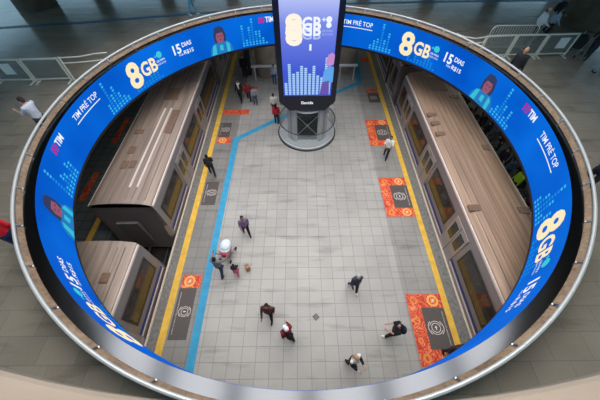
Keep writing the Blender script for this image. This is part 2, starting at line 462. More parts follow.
def tim(deg):
    bb = MB()
    for i in range(2):
        for (zz, w) in ((5.9, .14), (5.79, .17), (5.68, .12)):
            x = i * .19; band_poly(bb, deg, [(x, zz - .04), (x + w, zz - .04), (x + w, zz + .035), (x, zz + .035)])
    bb.build('logo_mark', E_mag, led, False, off=LO)
    band_text('logo_lettering', 'TIM', deg + 2.5, 5.66, .5, .28, E_white, .03)
def pretop(deg):
    band_text('offer_lettering', 'TIM PRÉ TOP', deg, 5.61, 1.74, .29, E_white, .01)
    bb = MB()
    for i in range(8): band_poly(bb, deg, [(i * .22, 5.45), (i * .22 + .22, 5.45), (i * .22 + .22, 5.49), (i * .22, 5.49)])
    bb.build('underline', E_white, led, False, off=LO)
def bars(deg, hts, step=.2, dim=False):
    for k, h in enumerate(hts):
        bb = MB(); z = LZ0 + .1
        n = 0
        while z < h:
            bb.cur = 0 if (n > 1 or dim) and z < h - .3 else 1
            if dim: bb.cur = 0
            band_poly(bb, deg, [(k * step, z), (k * step + .115, z), (k * step + .115, z + .085), (k * step, z + .085)], .003)
            z += .135; n += 1
        if n: bb.build('equalizer_bar', [E_cyan2, E_cyan], led, False, off=LO)
def portrait(deg, flip=1, k=0):
    jk = emis('portrait_jacket', (34, 120, 190)); hat = emis('portrait_hair', (44, 58, 98)); face = emis('portrait_face', (150, 84, 104)); hi = emis('portrait_light', (52, 190, 214))
    bb = MB(); f = flip
    bb.cur = 0
    def P(pts, d): band_poly(bb, deg, [(f * x, z) for x, z in (pts if f > 0 else pts[::-1])], d)
    P([(-.75, 4.42), (.68, 4.42), (.62, 4.8), (.42, 5.05), (.12, 5.16), (-.2, 5.14), (-.5, 4.98), (-.68, 4.75)], .01)
    bb.cur = 3; P([(-.66, 4.45), (-.36, 4.45), (-.3, 5.0), (-.5, 4.95)], .035); P([(.3, 4.45), (.5, 4.45), (.5, 4.9), (.3, 5.02)], .035)
    P([(-.12, 4.45), (.08, 4.45), (.1, 4.9), (-.1, 4.9)], .035)
    bb.cur = 1; P([(-.34, 5.06), (.34, 5.06), (.38, 5.4), (.28, 5.78), (.05, 5.9), (-.22, 5.85), (-.36, 5.5)], .04)
    bb.cur = 2; P([(-.2, 5.1), (0, 5.02), (.18, 5.1), (.24, 5.35), (.18, 5.56), (-.16, 5.56), (-.24, 5.35)], .055)
    bb.cur = 1; P([(-.15, 5.37), (-.03, 5.37), (-.03, 5.41), (-.15, 5.41)], .065); P([(.04, 5.37), (.16, 5.37), (.16, 5.41), (.04, 5.41)], .065); P([(-.07, 5.2), (.08, 5.2), (.08, 5.23), (-.07, 5.23)], .065)
    bb.build('portrait', [jk, hat, face, hi], led, False, off=LO)

for d8 in (-67.6, 38.6, 120.2, -153.3):
    eight_gb(d8)
for dd in (-48.9, 55.6, 137.3, -138.2): days(dd)
for dt in (-15.6, 87.6, -103.2): tim(dt)
for dp in (16.1, 97.6, -90.9): pretop(dp)
H1 = [5.0, 5.25, 4.8, 5.55, 5.9, 5.3, 5.05]
bars(-22.6, [5.69, 4.9, 5.5, 5.9, 5.3, 5.2, 4.9, 4.6]); bars(27.2, [4.65, 4.95, 5.1, 5.9, 5.15, 5.5, 4.7]); bars(78.6, [4.7, 5.0, 5.85, 5.3, 4.9, 5.2, 4.7])
bars(-110, [5.86, 4.9, 5.3, 5.1, 4.8, 5.3, 5.1]); bars(-78.6, [5.0, 5.9, 5.2, 5.5, 5.1, 4.9, 4.7]); bars(112.4, [4.9, 5.3, 5.9, 5.4, 4.9, 5.2])
for d0 in (-66.5, 42.5, 124, -151): bars(d0, [4.8, 4.62, 4.9, 4.7, 4.75, 4.9, 5.15, 4.8, 4.6], dim=True)
for d0 in (-31, 74, -117.5): portrait(d0)

# ---------------------------------------------------------------- floor mats with the target signs
def orange_mat():
    m = bpy.data.materials.new('orange_pattern'); m.use_nodes = True; nt = m.node_tree; b = nt.nodes['Principled BSDF']; b.inputs['Roughness'].default_value = .6
    t = nt.nodes.new('ShaderNodeTexCoord'); n = nt.nodes.new('ShaderNodeTexNoise'); n.inputs['Scale'].default_value = 2.2
    nt.links.new(t.outputs['Object'], n.inputs['Vector'])
    ad = nt.nodes.new('ShaderNodeVectorMath'); ad.operation = 'MULTIPLY_ADD'; ad.inputs[1].default_value = (.9, .9, 0)
    nt.links.new(n.outputs['Color'], ad.inputs[0]); nt.links.new(t.outputs['Object'], ad.inputs[2])
    v = nt.nodes.new('ShaderNodeTexVoronoi'); v.inputs['Scale'].default_value = 2.4; v.feature = 'DISTANCE_TO_EDGE'
    nt.links.new(ad.outputs[0], v.inputs['Vector'])
    w = nt.nodes.new('ShaderNodeMath'); w.operation = 'MULTIPLY'; w.inputs[1].default_value = 7; nt.links.new(v.outputs[0], w.inputs[0])
    s_ = nt.nodes.new('ShaderNodeMath'); s_.operation = 'FRACT'; nt.links.new(w.outputs[0], s_.inputs[0])
    r = nt.nodes.new('ShaderNodeValToRGB'); r.color_ramp.interpolation = 'EASE'
    e = r.color_ramp.elements; e[0].position = .0; e[0].color = srgb(196, 40, 26); e[1].position = 1; e[1].color = srgb(208, 56, 34)
    a = e.new(.5); a.color = srgb(222, 78, 42); a = e.new(.74); a.color = srgb(240, 150, 92)
    nt.links.new(s_.outputs[0], r.inputs[0]); nt.links.new(r.outputs[0], b.inputs['Base Color'])
    return m
M_orange = orange_mat(); M_panel = mat('mat_grey', srgb(84, 76, 72), .6, noise=.06); M_mark = mat('mat_white', srgb(222, 214, 205), .6); M_org2 = mat('badge_orange', srgb(238, 130, 44), .6)
def ringb(bb, cx, cy, r0, r1, z, a0=0, a1=360, n=28):
    v = []; f = []
    for i in range(n + 1):
        a = R(a0 + (a1 - a0) * i / n)
        v += [(cx + r0 * math.cos(a), cy + r0 * math.sin(a), z), (cx + r1 * math.cos(a), cy + r1 * math.sin(a), z)]
    for i in range(n): f.append((2 * i, 2 * i + 1, 2 * i + 3, 2 * i + 2))
    bb.add(v, f)
def arrow(bb, cx, cy, s, ang, z):
    pts = [(-.22, -.9), (.22, -.9), (.22, .05), (.6, .05), (0, .9), (-.6, .05), (-.22, .05)]
    c, sn = math.cos(ang), math.sin(ang)
    bb.add([(cx + s * (x * c - y * sn), cy + s * (x * sn + y * c), z) for x, y in pts], [(0, 1, 2, 6), (3, 4, 5)])
def target(parent, cx, cy, z, big, r=.34, ang=0):
    bb = MB(); ringb(bb, cx, cy, r * .5, r * .58, z)
    for a in ((20, 160), (200, 340)) : ringb(bb, cx, cy, r * .74, r * .81, z, *a)
    ringb(bb, cx, cy, r * .92, r * 1.0, z, -50, 50); ringb(bb, cx, cy, r * .92, r * 1.0, z, 130, 230)
    arrow(bb, cx, cy, r * .3, ang, z)
    bb.build('target_mark', M_mark, parent, False)
def badge(parent, cx, cy, z, s, ang):
    bb = MB(); bb.cur = 0; ringb(bb, cx, cy, s * .6, s * .95, z); bb.cur = 1; ringb(bb, cx, cy, 0.001, s * .45, z)
    bb.cur = 2; arrow(bb, cx, cy, s * .4, ang, z + .001)
    bb.build('round_badge', [mat('badge_pale', srgb(242, 176, 96), .6), M_org2, M_mark], parent, False)
def small_text(parent, x, y0, y1, z, side):
    vs, fs = fit_text('ESPERE O DESEMBARQUE ATRÁS DA LINHA', y1 - y0, .055, .0)
    bb = MB().add([(x + side * v, y0 + u if side < 0 else y1 - u, z) for u, v in vs], fs); bb.build('small_print', M_mark, parent, False)
def mat_right(y0, y1, label, m0=4.66, m1=6.2, group=None):
    t = thing('floor_decal', label, 'floor decal', (m0, y0, 0), 0, group)
    w = m1 - m0; L_ = y1 - y0
    MB().prism([(0, 0), (w, 0), (w, L_), (0, L_)], .001, .006).build('patterned_border', M_orange, t, False)
    px0 = w * .36; py0 = L_ * .21; py1 = L_ * .79
    MB().prism([(px0, py0), (w, py0), (w, py1), (px0, py1)], .0065, .009).build('grey_panel', M_panel, t, False)
    target(t, px0 + (w - px0) * .43, (py0 + py1) / 2, .0105, True, .33)
    small_text(t, w - .12, py0 + .15, py1 - .15, .0105, -1)
    for cy in (L_ * .105, L_ * .895): badge(t, w * .74, cy, .0085, L_ * .095, -.7)
    for a_, b_, c_, d_ in ((.2, .9, .1, .16), (.16, .6, .09, .15), (.2, .1, .08, .17), (.14, .33, .06, .12)):
        bb = MB(); ringb(bb, w * a_, L_ * b_, c_, d_, .008); bb.build('ring_motif', mat('motif_gold', srgb(228, 138, 62), .6), t, False)
    return t
mat_right(.95, 3.75, 'largest orange patterned floor decal with grey target panel nearest the lower right rim', 4.68, 6.22)
mat_right(7.86, 10.58, 'orange patterned floor decal with grey panel halfway along the right yellow line', 4.66, 6.2)
mat_right(13.3, 15.97, 'orange patterned floor decal beside the man in a white shirt', 4.66, 6.2)
def mat_left(y0, y1, top, label, x0=-5.52, w=.78, org=True):
    t = thing('floor_decal', label, 'floor decal', (x0, y0, 0))
    L_ = y1 - y0
    MB().prism([(0, 0), (w, 0), (w, L_), (0, L_)], .001, .006).build('grey_panel', M_panel, t, False)
    target(t, w * .58, L_ * .52, .0075, False, .27, PI / 2); small_text(t, .1, .2, L_ - .2, .0075, 1)
    if org:
        s = .62; yy = L_ if top else -s
        MB().prism([(.02, yy), (w + .12, yy), (w + .12, yy + s), (.02, yy + s)], .001, .006).build('orange_square', M_orange, t, False)
        badge(t, .38, yy + s / 2, .0075, .27, -.6)
    return t
mat_left(1.97, 4.12, True, 'dark grey floor decal with orange square on top near the lower left rim')
mat_left(8.73, 10.4, True, 'plain dark grey floor decal just below the walking man in black', org=False)
mat_left(14.3, 15.78, False, 'dark grey floor decal with orange square under it beyond the walking man in black')
t = thing('floor_decal', 'orange patterned floor decal under the feet of the group far left', 'floor decal', (-5.55, 16.7, 0))
MB().prism([(0, 0), (1.9, 0), (1.9, .55), (0, .55)], .001, .006).build('orange_strip', M_orange, t, False)
t = thing('floor_decal', 'orange floor decal behind the group at far left end of platform', 'floor decal', (-4.9, 19.6, 0))
MB().prism([(0, 0), (1.6, 0), (1.6, .6), (0, .6)], .001, .006).build('orange_strip', M_orange, t, False)
t = thing('floor_decal', 'small grey floor decal with orange strip by the far right yellow line', 'floor decal', (5.3, 18.0, 0))
MB().prism([(0, 0), (.85, 0), (.85, 1.25), (0, 1.25)], .001, .006).build('grey_panel', M_panel, t, False); target(t, .4, .62, .0075, False, .25)
MB().prism([(-.05, 1.3), (.85, 1.3), (.85, 1.8), (-.05, 1.8)], .001, .006).build('orange_strip', M_orange, t, False)
t = thing('floor_decal', 'farthest small orange floor decal beside the right yellow line', 'floor decal', (5.4, 24.0, 0))
MB().prism([(0, 0), (.8, 0), (.8, .7), (0, .7)], .001, .006).build('orange_strip', M_orange, t, False)
for (y0, y1, lb) in ((13.8, 16.5, 'farther orange patterned floor decal on the dark side platform left of the train'), (9.1, 11.2, 'nearer orange patterned floor decal on the dark side platform left of the train')):
    t = thing('floor_decal', lb, 'floor decal', (-12.5, y0, 0))
    MB().prism([(0, 0), (.36, 0), (.36, y1 - y0), (0, y1 - y0)], .001, .006).build('patterned_border', M_orange, t, False)
strip([(-10.8, -5), (-10.8, 33)], .28, .001, 'yellow_line', M_yellow, 'yellow safety line on the dark side platform beyond the left train', 'floor line')
# drain
DR = .72
t = thing('drain_grate', 'small dark square drain grate in the pale tiles', 'drain', (.64, 2.82, 0), R(38))
bb = MB().box(-.15, .15, -.15, -.12, .001, .01).box(-.15, .15, .12, .15, .001, .01).box(-.15, -.12, -.12, .12, .001, .01).box(.12, .15, -.12, .12, .001, .01)
t.scale = (DR, DR, 1); bb.build('frame', mat('drain_metal', srgb(60, 58, 56), .5, .6), t, False)
bb = MB()
for i in range(6): bb.box(-.12, .12, -.11 + i * .04, -.09 + i * .04, .001, .008)
bb.build('grille', M_rubber, t, False)

# ---------------------------------------------------------------- advertising kiosk
KX, KY = .5, 14.8
kb = thing('kiosk_enclosure', 'round glass and steel enclosure with crossed tie rods under the hanging screen', 'enclosure', (KX, KY, 0))
MB().lathe([(0, .001), (1.86, .001), (1.86, .16), (1.76, .2), (1.2, .22), (0, .22)], n=64).build('base_plinth', mat('brushed_steel', srgb(196, 198, 198), .4, .15), kb)
MB().lathe([(1.88, .001), (1.95, .001), (1.95, .06), (1.88, .06)], n=64).build('kick_ring', mat('dark_steel', srgb(66, 66, 66), .4, .8), kb)
MB().lathe([(1.8, .2), (1.815, .2), (1.815, 1.15), (1.8, 1.15)], n=64).build('glass_guard', M_glass, kb)
MB().path([(1.81 * math.sin(2 * PI * i / 64), 1.81 * math.cos(2 * PI * i / 64), 1.17) for i in range(64)], .03, 8, True).build('top_hoop', mat('hoop_steel', srgb(90, 92, 94), .35, .9), kb, 'all')
for s in (0, 1, 2, 3):
    a = PI / 4 + s * PI / 2; x, y = 1.32 * math.sin(a), 1.32 * math.cos(a)
    Mx = Matrix.Translation((x, y, 0)) @ Matrix.Rotation(-a, 4, 'Z')
    MB().bbox(-.34, .34, -.12, .12, .2, 2.72, .03, Mx).build('support_post', mat('post_steel', srgb(176, 178, 178), .35, .4), kb)
for s in range(4):
    Mx = Matrix.Rotation(s * PI / 2, 4, 'Z')
    MB().box(-1.0, 1.0, -1.06, -1.03, .22, 2.6, Mx).build('glass_panel', M_darkglass, kb)
    MB().tube((-.95, -1.12, .3), (.95, -1.12, 2.5), .022, M=Mx).tube((.95, -1.12, .3), (-.95, -1.12, 2.5), .022, M=Mx).ell((0, -1.12, 1.4), .07, .04, .07, M=Mx).build('tie_rod', M_steel, kb)
MB().lathe([(1.1, 2.4), (1.3, 2.4), (1.3, 2.52), (1.1, 2.52)], n=48).build('top_ring', M_white, kb)

SX = .45
ks = thing('advertising_screen', 'tall hanging advertising screen with glowing purple blue face above the glass enclosure', 'led screen', (SX, 14.85, 2.78))
KO = (SX, 14.85, 2.78)
Z0, Z1 = 2.78, 9.4
MB().box(SX - 1.3, SX + 1.3, 13.55, 16.15, 2.95, Z1).build('core', M_black, ks, off=KO)
for s in range(4):
    poly = [(-1.55, 3.35), (-1.0, 2.78), (1.0, 2.78), (1.55, 3.35), (1.55, Z1), (-1.55, Z1)]
    Mx = Matrix.Translation((SX, 14.85, 0)) @ Matrix.Rotation(s * PI / 2, 4, 'Z') @ Matrix.Translation((0, -1.53, 0)) @ Matrix.Rotation(PI / 2, 4, 'X')
    MB().prism([(x, z) for x, z in poly], -.22, 0, Mx).build('bezel', mat('bezel_navy', srgb(12, 16, 34), .3), ks, False, off=KO)
MB().tube((SX, 14.85, Z1 - .3), (SX, 14.85, 19.2), .16).build('hanging_mast', M_steel, ks, off=KO)
def kiosk_face_mat():
    m = bpy.data.materials.new('kiosk_face'); m.use_nodes = True; nt = m.node_tree; b = nt.nodes['Principled BSDF']
    b.inputs['Base Color'].default_value = (.02, .02, .05, 1); b.inputs['Roughness'].default_value = .3
    t = nt.nodes.new('ShaderNodeTexCoord'); sp = nt.nodes.new('ShaderNodeSeparateXYZ'); nt.links.new(t.outputs['Object'], sp.inputs[0])
    mr = nt.nodes.new('ShaderNodeMapRange'); mr.inputs['From Min'].default_value = .9; mr.inputs['From Max'].default_value = 5.4; nt.links.new(sp.outputs['Z'], mr.inputs['Value'])
    r = nt.nodes.new('ShaderNodeValToRGB'); e = r.color_ramp.elements
    e[0].position = 0; e[0].color = srgb(30, 66, 190); e[1].position = 1; e[1].color = srgb(178, 188, 238)
    a = e.new(.3); a.color = srgb(46, 76, 200); a = e.new(.62); a.color = srgb(92, 112, 216); a = e.new(.8); a.color = srgb(116, 134, 224)
    nt.links.new(mr.outputs[0], r.inputs[0]); nt.links.new(r.outputs[0], b.inputs['Emission Color']); b.inputs['Emission Strength'].default_value = 1.0
    return m
M_kf = kiosk_face_mat()
YF = 14.85 - 1.53
MB().box(SX - 1.27, SX + 1.27, YF - .012, YF, 3.72, 9.2).build('screen_face', M_kf, ks, False, off=KO)
for s in (1, 2, 3):
    Mx = Matrix.Translation((SX, 14.85, 0)) @ Matrix.Rotation(s * PI / 2, 4, 'Z') @ Matrix.Translation((-SX, -14.85, 0))
    MB().box(SX - 1.27, SX + 1.27, YF - .012, YF, 3.72, 9.2, Mx).build('screen_face', M_kf, ks, False, off=KO)
E_kcream = emis('kiosk_cream', (255, 244, 226)); E_kwhite = emis('kiosk_white', (240, 246, 255)); E_klil = emis('kiosk_lilac', (176, 196, 246)); E_kbar = emis('kiosk_bar', (176, 214, 246))
def kt(name, txt, x, z, w, h, m, bold=.02, d=.02):
    vs, fs = fit_text(txt, w, h, bold); MB().add([(x + a, YF - d, z + c) for a, c in vs], fs).build(name, m, ks, False, off=KO)
kt('eight_figure', '8', -.6, 6.62, .78, 1.05, E_kcream, .03, .022); kt('eight_figure', '8', -.6, 6.38, .78, 1.05, E_kcream, .03, .026)
kt('gb_lettering', 'GB', .16, 7.02, .84, .52, E_kwhite, .03, .022); kt('gb_lettering', 'GB', .16, 6.78, .84, .52, E_kwhite, .03, .026); kt('gb_lettering', 'GB', .16, 6.62, .84, .4, E_klil, .02, .018)
kt('plus_sign', '+', 1.03, 7.32, .16, .18, E_kwhite, .03)
for zz, rr in ((7.42, .13), (7.2, .12)):
    bb = MB()
    bb.add([(1.34 + rr * math.cos(2 * PI * i / 20), YF - .02, zz + rr * math.sin(2 * PI * i / 20)) for i in range(20)], [tuple(range(20))])
    bb.build('round_icon', E_kwhite, ks, False, off=KO)
kt('small_print', 'GB PARA', 1.05, 6.92, .5, .09, E_klil, .0); kt('small_print', 'REDES SOCIAIS', 1.05, 6.78, .5, .08, E_klil, .0)
kt('day_figure', '1', .5, 6.12, .1, .28, E_kwhite, .02)
KB = [4.4, 5.45, 4.95, 5.05, 5.35, 5.25, 4.95, 5.35, 4.85, 4.7, 5.75, 4.6]
for k, h in enumerate(KB):
    bb = MB(); z = 3.8; x = SX - 1.2 + k * .205
    while z < h: bb.add([(x, YF - .018, z), (x + .14, YF - .018, z), (x + .14, YF - .018, z + .075), (x, YF - .018, z + .075)], [(0, 1, 2, 3)]); z += .1
    bb.build('equalizer_bar', E_kbar, ks, False, off=KO)
bb = MB(); pk = [emis('kp_pink', (196, 140, 206)), emis('kp_blue', (96, 164, 232)), emis('kp_dark', (104, 84, 170))]
for i, (pts) in enumerate([[(1.3, 5.5), (1.5, 5.35), (1.72, 5.45), (1.74, 5.9), (1.6, 6.02), (1.42, 5.9)], [(1.2, 4.5), (1.75, 4.5), (1.75, 5.3), (1.5, 5.36), (1.25, 5.1)], [(1.1, 3.8), (1.6, 3.8), (1.55, 4.6), (1.2, 4.5)]]):
    bb.cur = i; bb.add([(x, YF - .022 - i * .001, z) for x, z in pts], [tuple(range(len(pts)))])
bb.build('portrait', pk, ks, False, off=KO)
kt('maker_lettering', 'Elemidia', SX - .33, 3.2, .66, .17, E_kwhite, .02, .004)

# ---------------------------------------------------------------- trains
M_body = mat('train_body', srgb(150, 140, 136), .38, .55, noise=.08, nscale=1.2, stretch=(1, .2, 1))
M_roof_r = mat('train_roof_bronze', srgb(160, 132, 110), .5, .2, noise=.25, nscale=2.2, stretch=(3.5, .12, 1))
M_roof_l = mat('train_roof_grey', srgb(150, 132, 118), .5, .2, noise=.25, nscale=2.2, stretch=(3.5, .12, 1))
M_edge_l = mat('roof_edge', srgb(232, 216, 204), .4, .2)
M_win = mat('train_window', srgb(48, 42, 36), .1, .0, noise=.7, nscale=2.5, stretch=(1, 1, .6))
M_stripe = mat('train_stripe', srgb(30, 52, 120), .5)
M_frame = mat('train_black', srgb(30, 28, 28), .4)
M_vent = mat('roof_vent', srgb(128, 102, 84), .5, .2, noise=.2)
M_inner = mat('train_interior', srgb(196, 130, 70), .5, noise=.3, nscale=2)
def car(name, label, x0, x1, y0, y1, near, roofm, doors, vents, endcap=False):
    """near: the side (x) facing the middle platform"""
    t = thing(name, label, 'train', ((x0 + x1) / 2, (y0 + y1) / 2, -1.15))
    O = t.location.copy(); w = x1 - x0; cx = (x0 + x1) / 2; h = w / 2
    def sect(i):   # outline of the body below the roof
        return [(-h + .1, -.9), (h - .1, -.9), (h, -.6), (h, 1.0), (h - .04, 2.25), (h - .1, 2.5), (-h + .1, 2.5), (-h + .04, 2.25), (-h, 1.0), (-h, -.6)]
    def sweep(pts, ys, m, nm, insets=None):
        bb = MB(); v = []; n = len(pts)
        for k, y in enumerate(ys):
            s = insets[k] if insets else 0
            for x, z in pts: v.append((cx + x * (1 - s * .10), y + (max(0, z - .2) * s * .16 * (1 if k < len(ys) / 2 else -1)), z - (s * .12 if z > 2.3 else 0)))
        f = [tuple(range(n - 1, -1, -1)), tuple(range((len(ys) - 1) * n, len(ys) * n))]
        for k in range(len(ys) - 1):
            for j in range(n): f.append((k * n + j, k * n + (j + 1) % n, (k + 1) * n + (j + 1) % n, (k + 1) * n + j))
        return bb.add(v, f).build(nm, m, t, True, off=O)
    ys = [y0, y0 + .25, y1 - .25, y1]; ins = [1, 0, 0, 1]
    sweep(sect(0), ys, M_body, 'body', ins)
    rp = [(h - .1, 2.5)] + [((h - .1) * math.cos(a), 2.5 + .3 * math.sin(a) ** .8) for a in [R(d) for d in (12, 28, 50, 70, 90, 110, 130, 152, 168)]] + [(-h + .1, 2.5)]
    sweep(rp, ys, roofm, 'roof', ins)
    # longitudinal roof ribs; gutter, its pale width painting in the edge highlight
    for k in range(9):
        xx = -h + .42 + k * (w - .84) / 8; zz = 2.5 + .3 * max(0, 1 - (xx / (h - .1)) ** 2) ** .4
        MB().box(cx + xx - .018, cx + xx + .018, y0 + .5, y1 - .5, zz - .03, zz + .022).build('roof_rib', roofm, t, off=O)
    for s in (-1, 1):
        MB().box(cx + s * (h - .12) - .07, cx + s * (h - .12) + .07, y0 + .3, y1 - .3, 2.45, 2.545).build('gutter', M_edge_l, t, off=O)
    for (vx, vy, vw, vl) in vents:
        zz = 2.5 + .3 * max(0, 1 - ((vx) / (h - .1)) ** 2) ** .4
        vb = MB().bbox(cx + vx - vw / 2, cx + vx + vw / 2, vy - vl / 2, vy + vl / 2, zz - .06, zz + .05, .03).build('roof_vent', M_vent, t, off=O)
    sd = 1 if near > 0 else -1; xs = cx + sd * h
    def panel(nm, ya, yb, za, zb, m, d0=-.02, d1=.012, par=None):
        a, b_ = sorted((xs + sd * d0, xs + sd * d1)); return MB().box(a, b_, ya, yb, za, zb).build(nm, m, par or t, False, off=O)
    prev = y0 + .4
    for i, dy in enumerate(doors):
        d = panel('door', dy - .65, dy + .65, -.05, 2.12, mat('door_steel', srgb(172, 162, 158), .35, .5), d1=.02)
        for s in (-1, 1):
            wpan = panel('door_window', dy + s * .32 - .22, dy + s * .32 + .22, .95, 1.85, M_win, d1=.028, par=t); wpan.parent = d
        e = panel('door_seam', dy - .015, dy + .015, -.04, 2.1, M_frame, d1=.024); e.parent = d
    edges = [y0 + .5] + [v for dy in doors for v in (dy - .85, dy + .85)] + [y1 - .5]
    for i in range(0, len(edges), 2):
        a, b_ = edges[i], edges[i + 1]
        if b_ - a < .6: continue
        wf = panel('window_frame', a + .1, b_ - .1, .82, 2.0, M_frame, d1=.014)
        g = panel('window_pane', a + .2, b_ - .2, .92, 1.9, M_win, d1=.02); g.parent = wf
        panel('side_stripe', a - .15, b_ + .15, .35, .5, M_stripe, d1=.012)
        panel('lower_stripe', a - .15, b_ + .15, .22, .28, M_edge_l, d1=.012)
    for yy in ((y0 + 3), (y1 - 3)):
        bb = MB()
        for dx in (-.78, .78):
            for dy in (-1, 1): bb.tube((cx + dx - .06, yy + dy, -.78), (cx + dx + .06, yy + dy, -.78), .36, n=20)
        bb.box(cx - .9, cx + .9, yy - 1.3, yy + 1.3, -.75, -.6); bb.build('bogie', M_frame, t, off=O)
    # ends: gangway frame and a cab style window
    for (yy, s) in ((y0, -1), (y1, 1)):
        MB().box(cx - .5, cx + .5, min(yy, yy + s * .12), max(yy, yy + s * .12), -.3, 1.7).build('end_door', mat('end_grey', srgb(112, 106, 102), .5, .3), t, off=O)
    return t
vr = [(-1.05, 12.9, .5, .32), (-1.05, 12.15, .5, .32), (-1.05, 11.3, .5, .32), (-1.05, 6.55, .5, .35), (.95, 6.4, .5, .35), (.7, 14.5, .6, .3), (.9, 10.2, .4, .4), (-1.05, 2.2, .5, .35), (0, 15.8, 1.1, 1.4)]
car('train_car', 'bronze roofed metro car stopped along the right platform edge, nearest car', 7.05, 10.0, -5.2, 17.6, -1, M_roof_r, [1.2, 5.9, 10.5, 15.2], vr)
car('train_car', 'second metro car beyond the nearest one, disappearing under the right side of the ring', 7.05, 10.0, 18.3, 33.5, -1, M_roof_r, [20.5, 25, 29.5], [])
vl = [(-.5, 9.2, .35, .5), (-.1, 9.2, .3, .5), (-.5, 10.2, .35, .5), (.9, 12.5, .4, 2.0), (-.6, 11.6, .5, .35), (.3, 15, .8, 1.2)]
car('train_car', 'metro car at the left platform edge with its grey rounded end facing the gap', -9.45, -6.45, 6.65, 20.6, 1, M_roof_l, [10.6, 15.2], vl)
car('train_car', 'metro car at the lower left below the gap between cars', -9.45, -6.45, -5.6, 5.35, 1, M_roof_l, [1.4], [(-.2, 2.6, .35, .5), (.2, 2.6, .3, .5), (.8, 3.6, .3, .4)])
car('train_car', 'distant metro car on the left track beyond the nearer cars', -9.45, -6.45, 21.2, 33.5, 1, M_roof_l, [23, 27.5], [])
tag(MB().tube((-7.95, 5.48, -.75), (-7.95, 6.52, -.75), .12).bbox(-8.15, -7.75, 5.85, 6.15, -.9, -.6, .03).build('coupler', M_frame), 'dark coupler joining the two left cars across the gap', 'coupler')
# extra roof detail of the left car: two pale longitudinal ducts
for i, (xx, lb) in enumerate(((-7.35, 'pale thin duct along the left train roof, nearest the platform'), (-7.7, 'pale thin duct along the left train roof, farther from the platform'))):
    tag(MB().box(xx - .045, xx + .045, 7.8, 13.6, 2.7, 2.83).build('roof_duct', M_edge_l), lb, 'duct')

# unseen fill lamps added under the slab to brighten both side platforms
for k in range(10):
    x = -13.2 if k % 2 else 12.6; y = 3 + (k // 2) * 5.2
    t = thing('fill_lamp', 'added unseen fill lamp under the upper floor slab over the %s side platform' % ('left' if x < 0 else 'right'), 'lamp', (x, y, 4.6), 0, 'added fill lamps over the %s side platform' % ('left' if x < 0 else 'right'))
    MB().box(-.12, .12, -.75, .75, .02, .1).build('housing', M_white, t)
    MB().tube((0, -.7, -.01), (0, .7, -.01), .03).build('tube', mat('fill_tube_right' if x > 0 else 'fill_tube_left', (.9, 1, 1, 1), .5, emit=60 if x > 0 else 14), t)

for k, (x, y) in enumerate(((-1.2, 20.2), (2.4, 20.2), (-1.2, 24.5), (2.4, 24.5), (-1.2, 29), (2.4, 29))):  # more unseen fill lamps, added to lift the far end of the platform
    t = thing('fill_lamp', 'added unseen fill lamp under the slab at the far end of the middle platform', 'lamp', (x, y, 4.6), 0, 'added fill lamps at the far end of the middle platform')
    MB().box(-.12, .12, -.75, .75, .02, .1).build('housing', M_white, t)
    MB().tube((0, -.7, -.01), (0, .7, -.01), .03).build('tube', mat('fill_tube_far', (.8, .95, 1, 1), .5, emit=48), t)

# railing of the right side platform
rl = thing('platform_railing', 'dark steel railing between the right train and the waiting crowd', 'railing', (11.35, 8, 0))
MB().tube((11.35, 4, 1.1), (11.35, 24, 1.1), .035).build('top_rail', M_steel, rl, off=(11.35, 8, 0))
MB().tube((11.35, 4, .6), (11.35, 24, .6), .025).build('middle_rail', M_steel, rl, off=(11.35, 8, 0))
for k in range(14): MB().tube((11.35, 4 + k * 1.5, 0), (11.35, 4 + k * 1.5, 1.1), .03).build('post', M_steel, rl, off=(11.35, 8, 0))

# ---------------------------------------------------------------- barriers on the upper floor
M_cream = mat('barrier_paint', srgb(214, 212, 198), .45)
M_mesh = mat('barrier_mesh', srgb(120, 128, 126), .6, 0, alpha=.35)
def barrier(x0, x1, y, label, sign=None, bars_=0, y1=None, mesh=True, group=None, rounded=False, z1=1.12):
    L_ = x1 - x0; ang = math.atan2((y1 if y1 is not None else y) - y, L_)
    t = thing('crowd_barrier', label, 'barrier', (x0, y, ZM), ang, group)
    if rounded:
        pts = [(0, 0, .02), (0, 0, z1 - .18), (.05, 0, z1 - .05), (.18, 0, z1), (L_ - .18, 0, z1), (L_ - .05, 0, z1 - .05), (L_, 0, z1 - .18), (L_, 0, .02)]
        MB().path(pts, .028).tube((0, 0, .22), (L_, 0, .22), .02).build('frame', M_cream, t)
    else:
        MB().box(0, L_, -.025, .025, z1 - .07, z1).build('top_rail', M_cream, t); MB().box(0, L_, -.02, .02, .12, .18).build('bottom_rail', M_cream, t)
        for x in (.03, L_ - .03): MB().box(x - .035, x + .035, -.03, .03, .02, z1 - .07).build('upright', M_cream, t)
    for x in (.1, L_ - .1): MB().box(x - .03, x + .03, -.28, .28, .001, .035).build('foot', M_cream, t)
    if mesh: MB().box(.07, L_ - .07, -.004, .004, .18, z1 - .07).build('mesh_infill', M_mesh, t)
    for k in range(bars_):
        x = .12 + (L_ - .24) * k / (bars_ - 1); MB().tube((x, 0, .2), (x, 0, z1 - .04), .011, n=6).build('bar', M_cream, t)
    if sign: MB().box(sign, sign + .5, -.035, -.026, .42, .92).build('notice', mat('notice_white', srgb(225, 228, 226), .5), t)
    return t
barrier(-16.2, -14.42, 12.38, 'pale barrier cut off by the left edge of the photo', y1=12.36)
barrier(-14.35, -12.6, 12.36, 'pale mesh barrier with a white notice, above the man with the phone', sign=.72)
barrier(-12.54, -10.86, 12.38, 'pale mesh barrier between the second barrier and the ring at upper left', y1=12.45)
tr = thing('curved_rail', 'pair of curved cream tubes joining the left barrier to the ring', 'rail', (-9.9, 12.5, ZM))
